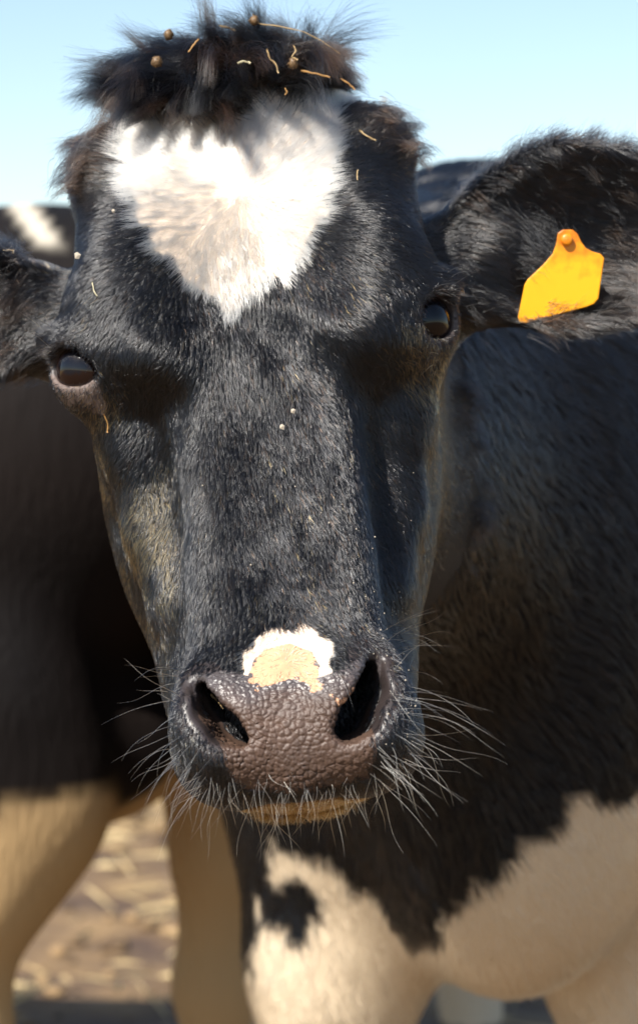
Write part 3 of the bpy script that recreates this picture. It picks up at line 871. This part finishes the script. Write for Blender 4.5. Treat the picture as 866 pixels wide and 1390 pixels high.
o2 = mesh_obj('body', sV, sF, COAT); keep_parent(o2, second)
nz = vnoise(sV, 12, 3) * 0.03 + vnoise(sV, 40, 5) * 0.012
col = np.tile(BLACK * 0.5, (len(sV), 1))
br = vnoise(sV, 6, 21)[:, None] * 0.3 + 0.3
col = col * (1 - br) + BROWN * 0.6 * br
zl = 0.60 + 0.02 * np.sin(sV[:, 0] * 14)
zl = np.where(sV[:, 0] > -0.20, 0.62, zl)
bl = sstep(0.02, -0.02, sV[:, 2] + nz * 1.4 - zl)[:, None]
col = col * (1 - bl) + np.array([0.40, 0.27, 0.135]) * bl
col[sV[:, 2] < 0.075] = (0.045, 0.036, 0.030)
su, sv2 = PXY(sV)
st_ = (sstep(24, 9, np.abs(su - 36 - (sv2 - 288) * 0.7)) * sstep(345, 320, sv2) * (sV[:, 2] > 1.0))[:, None]
col = col * (1 - st_) + WHITE * 0.6 * st_
a = o2.data.attributes.new('col', 'FLOAT_COLOR', 'POINT')
a.data.foreach_set('color', np.concatenate([col, np.ones((len(col), 1))], 1).astype(np.float32).ravel())
print('second', len(sV), time.time() - T0)

# ------------------------------------------------------------------ ground
def ground_mat():
    m, n, l, b = new_mat('dry_ground')
    tc = n.new('ShaderNodeTexCoord')
    t1 = n.new('ShaderNodeTexNoise'); t1.inputs['Scale'].default_value = 5; t1.inputs['Detail'].default_value = 8
    t2 = n.new('ShaderNodeTexNoise'); t2.inputs['Scale'].default_value = 0.7; t2.inputs['Detail'].default_value = 4
    for t in (t1, t2): l.new(tc.outputs['Object'], t.inputs['Vector'])
    r1 = n.new('ShaderNodeValToRGB'); r1.color_ramp.elements[0].position = 0.35; r1.color_ramp.elements[1].position = 0.7
    r1.color_ramp.elements[0].color = (0.055, 0.030, 0.017, 1); r1.color_ramp.elements[1].color = (0.20, 0.125, 0.055, 1)
    l.new(t1.outputs['Fac'], r1.inputs['Fac'])
    sx = n.new('ShaderNodeSeparateXYZ'); l.new(tc.outputs['Object'], sx.inputs['Vector'])
    mr = n.new('ShaderNodeMapRange'); mr.inputs['From Min'].default_value = 6.6; mr.inputs['From Max'].default_value = 8.0
    ad = n.new('ShaderNodeMath'); ad.operation = 'MULTIPLY_ADD'; ad.inputs[1].default_value = 1.6; 
    l.new(t2.outputs['Fac'], ad.inputs[0]); l.new(sx.outputs['Y'], ad.inputs[2])
    l.new(ad.outputs[0], mr.inputs['Value'])
    mx = n.new('ShaderNodeMix'); mx.data_type = 'RGBA'
    l.new(mr.outputs['Result'], mx.inputs['Factor']); l.new(r1.outputs['Color'], mx.inputs['A']); mx.inputs['B'].default_value = (0.42, 0.29, 0.12, 1)
    l.new(mx.outputs['Result'], b.inputs['Base Color']); b.inputs['Roughness'].default_value = 0.9
    bp = n.new('ShaderNodeBump'); bp.inputs['Strength'].default_value = 0.8; bp.inputs['Distance'].default_value = 0.05
    l.new(t1.outputs['Fac'], bp.inputs['Height']); l.new(bp.outputs['Normal'], b.inputs['Normal'])
    return m
g = mesh_obj('ground', [(-1500, -1500, 0), (1500, -1500, 0), (1500, 1500, 0), (-1500, 1500, 0)], [(0, 1, 2, 3)], ground_mat(), smooth=False)
tag(g, kind='structure')
def rock_batch(name, cnt, xr, yr, sr, mats, label, cat):
    ico = np.array([(0, 0, 1), (0.894, 0, 0.447), (0.276, 0.851, 0.447), (-0.724, 0.526, 0.447), (-0.724, -0.526, 0.447), (0.276, -0.851, 0.447),
                    (0.724, 0.526, -0.447), (-0.276, 0.851, -0.447), (-0.894, 0, -0.447), (-0.276, -0.851, -0.447), (0.724, -0.526, -0.447), (0, 0, -1)])
    fi = np.array([(0, 1, 2), (0, 2, 3), (0, 3, 4), (0, 4, 5), (0, 5, 1), (1, 6, 2), (2, 7, 3), (3, 8, 4), (4, 9, 5), (5, 10, 1), (2, 6, 7), (3, 7, 8), (4, 8, 9), (5, 9, 10), (1, 10, 6), (6, 11, 7), (7, 11, 8), (8, 11, 9), (9, 11, 10), (10, 11, 6)])
    vv, ff = [], []
    for i in range(cnt):
        s_ = sr[0] + (sr[1] - sr[0]) * rng.random() ** 2
        v = ico * (1 + 0.25 * rng.normal(size=(12, 1))) * s_ * np.array([1, 0.8 + 0.4 * rng.random(), 0.55])
        th = rng.random() * 6.28; c_, s2 = math.cos(th), math.sin(th)
        v = v @ np.array([[c_, -s2, 0], [s2, c_, 0], [0, 0, 1]])
        y = yr[0] + (yr[1] - yr[0]) * rng.random()
        vv.append(v + np.array([xr[0] + (xr[1] - xr[0]) * rng.random(), y, s_ * 0.3])); ff.append(fi + 12 * i)
    o = mesh_obj(name, np.concatenate(vv), np.concatenate(ff), mats)
    return tag(o, label, cat, kind='stuff')
def clod_mat(name, c1, c2):
    m, n, l, b = new_mat(name)
    g_ = n.new('ShaderNodeNewGeometry'); r = n.new('ShaderNodeValToRGB')
    r.color_ramp.elements[0].color = (*c1, 1); r.color_ramp.elements[1].color = (*c2, 1)
    l.new(g_.outputs['Random Per Island'], r.inputs['Fac']); l.new(r.outputs['Color'], b.inputs['Base Color'])
    b.inputs['Roughness'].default_value = 0.9
    return m
rock_batch('dirt_clods', 3200, (-3, 2.5), (2.2, 9), (0.006, 0.026), clod_mat('clod', (0.05, 0.028, 0.015), (0.27, 0.175, 0.085)), 'brown dirt clods scattered on the dry ground', 'dirt')

vv, ff = [], []
for i in range(2600):               # trampled straw lying on the ground
    c_ = np.array([-3 + 5.5 * rng.random(), 2.4 + 7 * rng.random(), 0.012 + 0.02 * rng.random()])
    th = rng.random() * 6.28; ln_ = 0.03 + 0.07 * rng.random(); wd = 0.002 + 0.003 * rng.random()
    d_ = np.array([math.cos(th), math.sin(th), 0.15 * rng.normal()]); n_ = np.array([-math.sin(th), math.cos(th), 0])
    k = len(vv)
    vv += [c_ - d_ * ln_ - n_ * wd, c_ - d_ * ln_ + n_ * wd, c_ + d_ * ln_, c_ - d_ * ln_ * 0.3 + np.array([0, 0, wd * 2])]
    ff += [(k, k + 2, k + 3), (k + 2, k + 1, k + 3), (k + 1, k, k + 3)]
tag(mesh_obj('straw_litter', vv, ff, clod_mat('litter', (0.28, 0.19, 0.09), (0.60, 0.47, 0.25)), smooth=False), 'trampled straw scattered over the dry brown ground', 'straw', kind='stuff')

# ------------------------------------------------------------------ ear tag
def tag_plate():
    out = [(757, 316), (764, 311), (777, 311), (784, 317), (789, 328), (795, 336), (804, 341), (815, 344), (820, 350), (812, 405), (806, 412), (796, 416), (714, 438), (705, 437), (703, 430), (712, 386), (716, 379), (738, 358), (750, 344), (755, 330)]
    dmin = min(hit(u, v)[0][1] for u, v in ((720, 420), (800, 400), (770, 330), (760, 380), (715, 390), (805, 360)))
    y0 = dmin - 0.012
    fr = [pw(u, v, y0 + (v - 312) * 0.00003) for u, v in out]; bk = [p + np.array([0.0004, 0.0022, 0]) for p in fr]
    n_ = len(out); c = pw(762, 382, y0)
    fs = [tuple(range(n_))[::-1], tuple(range(n_, 2 * n_))] + [(i, (i + 1) % n_, n_ + (i + 1) % n_, n_ + i) for i in range(n_)]
    return np.array(fr + bk), fs, y0
def tag_mat():
    m, n, l, b = new_mat('tag_plastic')
    tc = n.new('ShaderNodeTexCoord'); t = n.new('ShaderNodeTexNoise'); t.inputs['Scale'].default_value = 120; t.inputs['Detail'].default_value = 5
    l.new(tc.outputs['Object'], t.inputs['Vector'])
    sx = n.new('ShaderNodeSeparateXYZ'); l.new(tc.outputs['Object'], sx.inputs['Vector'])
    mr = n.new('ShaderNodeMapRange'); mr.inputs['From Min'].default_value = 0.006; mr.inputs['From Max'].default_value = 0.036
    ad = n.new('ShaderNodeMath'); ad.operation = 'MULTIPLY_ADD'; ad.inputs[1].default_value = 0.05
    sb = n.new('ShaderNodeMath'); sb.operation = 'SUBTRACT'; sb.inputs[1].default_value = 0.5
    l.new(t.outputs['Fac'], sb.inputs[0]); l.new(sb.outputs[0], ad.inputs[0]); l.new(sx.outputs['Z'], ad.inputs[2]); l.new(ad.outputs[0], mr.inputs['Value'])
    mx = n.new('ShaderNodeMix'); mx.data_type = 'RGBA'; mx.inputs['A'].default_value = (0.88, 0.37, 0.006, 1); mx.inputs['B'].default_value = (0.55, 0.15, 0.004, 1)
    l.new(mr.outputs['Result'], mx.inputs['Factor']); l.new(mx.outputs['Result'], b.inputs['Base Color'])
    b.inputs['Roughness'].default_value = 0.38
    b.inputs['Subsurface Weight'].default_value = 0.15; b.inputs['Subsurface Radius'].default_value = (0.004, 0.002, 0.0005)
    return m
tv, tf, ty = tag_plate(); tc_ = pw(762, 382, ty)
TAGM = tag_mat()
et = empty('ear_tag', tuple(tc_)); tag(et, 'yellow orange plastic tag pinned in the cow ear', 'ear tag')
o = mesh_obj('plate', tv - tc_, tf, TAGM, et, smooth=False)
bv = o.modifiers.new('bevel', 'BEVEL'); bv.width = 0.0007; bv.segments = 2; bv.limit_method = 'ANGLE'
st = pw(769, 325, ty); sv, sf = [], []
for r_, y_ in ((0.0, -0.0036), (0.0030, -0.0034), (0.0044, -0.0026), (0.0046, -0.0004), (0.0030, 0.004), (0.0030, 0.02)):
    for j in range(16): sv.append(st - tc_ + np.array([r_ * math.cos(j * math.pi / 8), y_, r_ * math.sin(j * math.pi / 8)]))
for i in range(5):
    for j in range(16): sf.append((i * 16 + j, i * 16 + (j + 1) % 16, (i + 1) * 16 + (j + 1) % 16, (i + 1) * 16 + j))
mesh_obj('stud', sv, sf, TAGM, et)

# ------------------------------------------------------------------ straw, burrs and flakes caught in the coat
def tube(path, rad, ns=6):
    path = np.asarray(path, float); vv, ff = [], []
    for i, p in enumerate(path):
        t = nrmz(path[min(i + 1, len(path) - 1)] - path[max(i - 1, 0)]); a_ = nrmz(np.cross(t, (0.1, 1, 0.2))); b_ = np.cross(t, a_)
        r = rad[i] if hasattr(rad, '__len__') else rad
        for j in range(ns): vv.append(p + r * (a_ * math.cos(j * 2 * math.pi / ns) + b_ * math.sin(j * 2 * math.pi / ns) * 0.35))
    for i in range(len(path) - 1):
        for j in range(ns): ff.append((i * ns + j, i * ns + (j + 1) % ns, (i + 1) * ns + (j + 1) % ns, (i + 1) * ns + j))
    ff += [tuple(range(ns)), tuple(range((len(path) - 1) * ns, len(path) * ns))[::-1]]
    return vv, ff
def straw_mat(name, c1, c2):
    m, n, l, b = new_mat(name)
    t = n.new('ShaderNodeTexNoise'); t.inputs['Scale'].default_value = 250
    tc = n.new('ShaderNodeTexCoord'); l.new(tc.outputs['Object'], t.inputs['Vector'])
    r = n.new('ShaderNodeValToRGB'); r.color_ramp.elements[0].color = (*c1, 1); r.color_ramp.elements[1].color = (*c2, 1)
    l.new(t.outputs['Fac'], r.inputs['Fac']); l.new(r.outputs['Color'], b.inputs['Base Color']); b.inputs['Roughness'].default_value = 0.55
    return m
STRAW = straw_mat('straw', (0.22, 0.14, 0.06), (0.46, 0.33, 0.16)); AMBER = straw_mat('amber_straw', (0.22, 0.11, 0.03), (0.45, 0.25, 0.08)); PALE = straw_mat('pale_chaff', (0.26, 0.22, 0.12), (0.42, 0.38, 0.24))
BURR = straw_mat('burr', (0.05, 0.027, 0.010), (0.20, 0.115, 0.045)); FLAKE = plain('flake', (0.36, 0.31, 0.24), 0.8)
def straw(pix, rad, m, label, off=0.004, depth=None, name='straw_stalk'):
    pp = []
    for u, v in pix:
        if depth: pp.append(pw(u, v, depth))
        else:
            p, nn = hit(u, v)
            if p[1] > 1.9: p = pw(u, v, 1.62)
            pp.append(p + nn * off)
    pp = np.array(pp)
    q = np.linspace(0, len(pp) - 1, 4 * (len(pp) - 1) + 1)
    path = np.stack([np.interp(q, np.arange(len(pp)), pp[:, k]) for k in range(3)], -1)
    path = path + 0.00015 * rng.normal(size=path.shape)
    c = path[0].copy(); vv, ff = tube(path - c, rad * 0.68 * (0.7 + 0.6 * rng.random(len(path))))
    o = mesh_obj(name, vv, ff, m); o.location = c
    return tag(o, label, 'straw', 'straw caught in the coat')
TD = 1.715
straw([(343, 18), (352, 31), (380, 35), (412, 42), (436, 54), (462, 72)], 0.0006, STRAW, 'long thin straw stalk arching over the top of the forelock', depth=TD)
straw([(408, 95), (428, 99), (448, 104)], 0.0011, AMBER, 'thick amber straw beside the burr in the forelock', depth=TD - 0.03)
straw([(462, 105), (474, 113), (482, 121)], 0.0009, AMBER, 'amber straw at the edge of the forelock nearest the horn bud', depth=TD - 0.02)
straw([(297, 34), (309, 36), (320, 41)], 0.0009, STRAW, 'short straw lying flat on top of the forelock', depth=TD)
straw([(256, 70), (263, 60), (270, 52)], 0.0008, AMBER, 'short straw leaning in the dark forelock between two burrs', depth=TD - 0.02)
straw([(323, 85), (331, 82), (340, 85)], 0.0012, PALE, 'pale green chaff in the middle of the forelock', depth=TD - 0.035)
straw([(362, 65), (366, 78), (374, 86), (378, 98)], 0.0009, STRAW, 'crooked straw twig hanging in the forelock', depth=TD - 0.03)
straw([(398, 60), (402, 68), (396, 76), (404, 80)], 0.0007, STRAW, 'curled straw bit above the burr in the forelock', depth=TD - 0.03)
straw([(386, 118), (390, 124), (387, 128)], 0.0010, AMBER, 'small amber straw at the white edge of the forelock', depth=TD - 0.04)
straw([(486, 181), (498, 190), (507, 195)], 0.0009, STRAW, 'tan straw stuck below the brown horn bud')
straw([(484, 236), (483, 244), (484, 250)], 0.0006, STRAW, 'tiny upright straw on the dark brow beside the blaze')
straw([(143, 558), (149, 572), (150, 585)], 0.0008, AMBER, 'golden straw stuck in the corner below the eye')
straw([(284, 944), (294, 952), (304, 960)], 0.0010, STRAW, 'straw lying across the rim of the nostril', off=0.001)
straw([(130, 385), (132, 397), (137, 404)], 0.0006, PALE, 'curved pale hair of hay on the temple above the eye')
straw([(12, 343), (18, 346), (25, 346)], 0.0011, STRAW, 'straw lying on the ear that has no tag')
def burr(u, v, depth, r, label):
    c = pw(u, v, depth); vv, ff = [], []; nu, nw = 12, 8
    for i in range(nw + 1):
        for j in range(nu):
            th, ph = math.pi * i / nw, 2 * math.pi * j / nu
            rr = r * (1 + 0.16 * math.cos(6 * ph) * math.sin(th)) * (1 + 0.1 * rng.normal())
            vv.append((rr * math.sin(th) * math.cos(ph), rr * math.sin(th) * math.sin(ph), rr * 1.15 * math.cos(th)))
    for i in range(nw):
        for j in range(nu): ff.append((i * nu + j, (i + 1) * nu + j, (i + 1) * nu + (j + 1) % nu, i * nu + (j + 1) % nu))
    for _ in range(60):
        d = nrmz(rng.normal(size=3)); s_ = nrmz(np.cross(d, rng.normal(size=3))); t_ = np.cross(d, s_); k = len(vv)
        vv += [tuple(d * r * 0.9 + s_ * r * 0.12), tuple(d * r * 0.9 - s_ * r * 0.06 + t_ * r * 0.1), tuple(d * r * 0.9 - s_ * r * 0.06 - t_ * r * 0.1), tuple(d * r * (1.25 + 0.4 * rng.random()) + s_ * r * 0.25 * rng.normal())]
        ff += [(k, k + 1, k + 3), (k + 1, k + 2, k + 3), (k + 2, k, k + 3)]
    o = mesh_obj('seed_burr', vv, ff, BURR); o.location = c
    return tag(o, label, 'burr', 'seed burrs caught in the forelock')
burr(345, 27, TD, 0.0030, 'brown seed burr at the very top of the forelock under the arching straw')
burr(229, 46, TD - 0.012, 0.0030, 'brown seed burr near the swept tips of the forelock')
burr(213, 83, TD - 0.025, 0.0033, 'brown seed burr low in the windswept side of the forelock')
burr(398, 85, TD - 0.025, 0.0033, 'brown seed burr beside the thick amber straw')
def flake(u, v, r, label, m=FLAKE, off=0.006):
    p, nn = hit(u, v); p = p + nn * off
    pts_ = [(r * math.cos(a_) * (0.7 + 0.5 * rng.random()), 0, r * math.sin(a_) * (0.7 + 0.5 * rng.random())) for a_ in (0.3, 1.6, 2.6, 3.9, 5.2)]
    vv = [(x, -0.0006, z) for x, _, z in pts_] + [(x, 0.0006, z) for x, _, z in pts_] + [(0, -0.0013, 0)]
    ff = [(10, (i + 1) % 5, i) for i in range(5)] + [(9, 8, 7, 6, 5)[::-1]] + [(i, (i + 1) % 5, 5 + (i + 1) % 5, 5 + i) for i in range(5)]
    o = mesh_obj('chaff_flake', vv, ff, m, smooth=False); o.location = tuple(p)
    return tag(o, label, 'chaff', 'chaff flakes on the face')
flake(115, 352, 0.0032, 'pale chaff flake on the temple above the eye')
flake(526, 149, 0.0034, 'white chaff flake on the brown horn bud', off=0.012)
flake(383, 583, 0.0022, 'white chaff flake on the bridge of the nose, the lower one')
flake(398, 561, 0.0018, 'white chaff flake on the bridge of the nose, the upper one')
flake(160, 294, 0.0016, 'tiny tan chaff flake left of the blaze')
# fine dust specks on the muzzle
uv = []
for i in range(110):
    if i < 55: uv.append((500 + 50 * rng.random() + rng.normal() * 6, 800 + 110 * rng.random()))
    elif i < 80: uv.append((545 + rng.normal() * 12, 880 + 160 * rng.random()))
    else: uv.append((200 + 360 * rng.random(), 600 + 260 * rng.random()))
vv, ff = [], []
for p, nn in zip(*hits(uv)):
    if p[1] > 1.75: continue
    p = p + nn * (0.003 + 0.002 * rng.random()); r = 0.0003 + 0.0005 * rng.random() ** 2; k = len(vv)
    for d in ((1, 0, 0), (-1, 0, 0), (0, 1, 0), (0, -1, 0), (0, 0, 1), (0, 0, -1)): vv.append(p + np.array(d) * r * (0.7 + 0.5 * rng.random()))
    ff += [(k + a, k + b, k + c) for a, b, c in ((0, 2, 4), (2, 1, 4), (1, 3, 4), (3, 0, 4), (2, 0, 5), (1, 2, 5), (3, 1, 5), (0, 3, 5))]
o = mesh_obj('dust_specks', vv, ff, FLAKE); tag(o, 'fine pale dust specks on the cow muzzle and nose', 'dust', kind='stuff')
print('done', time.time() - T0)
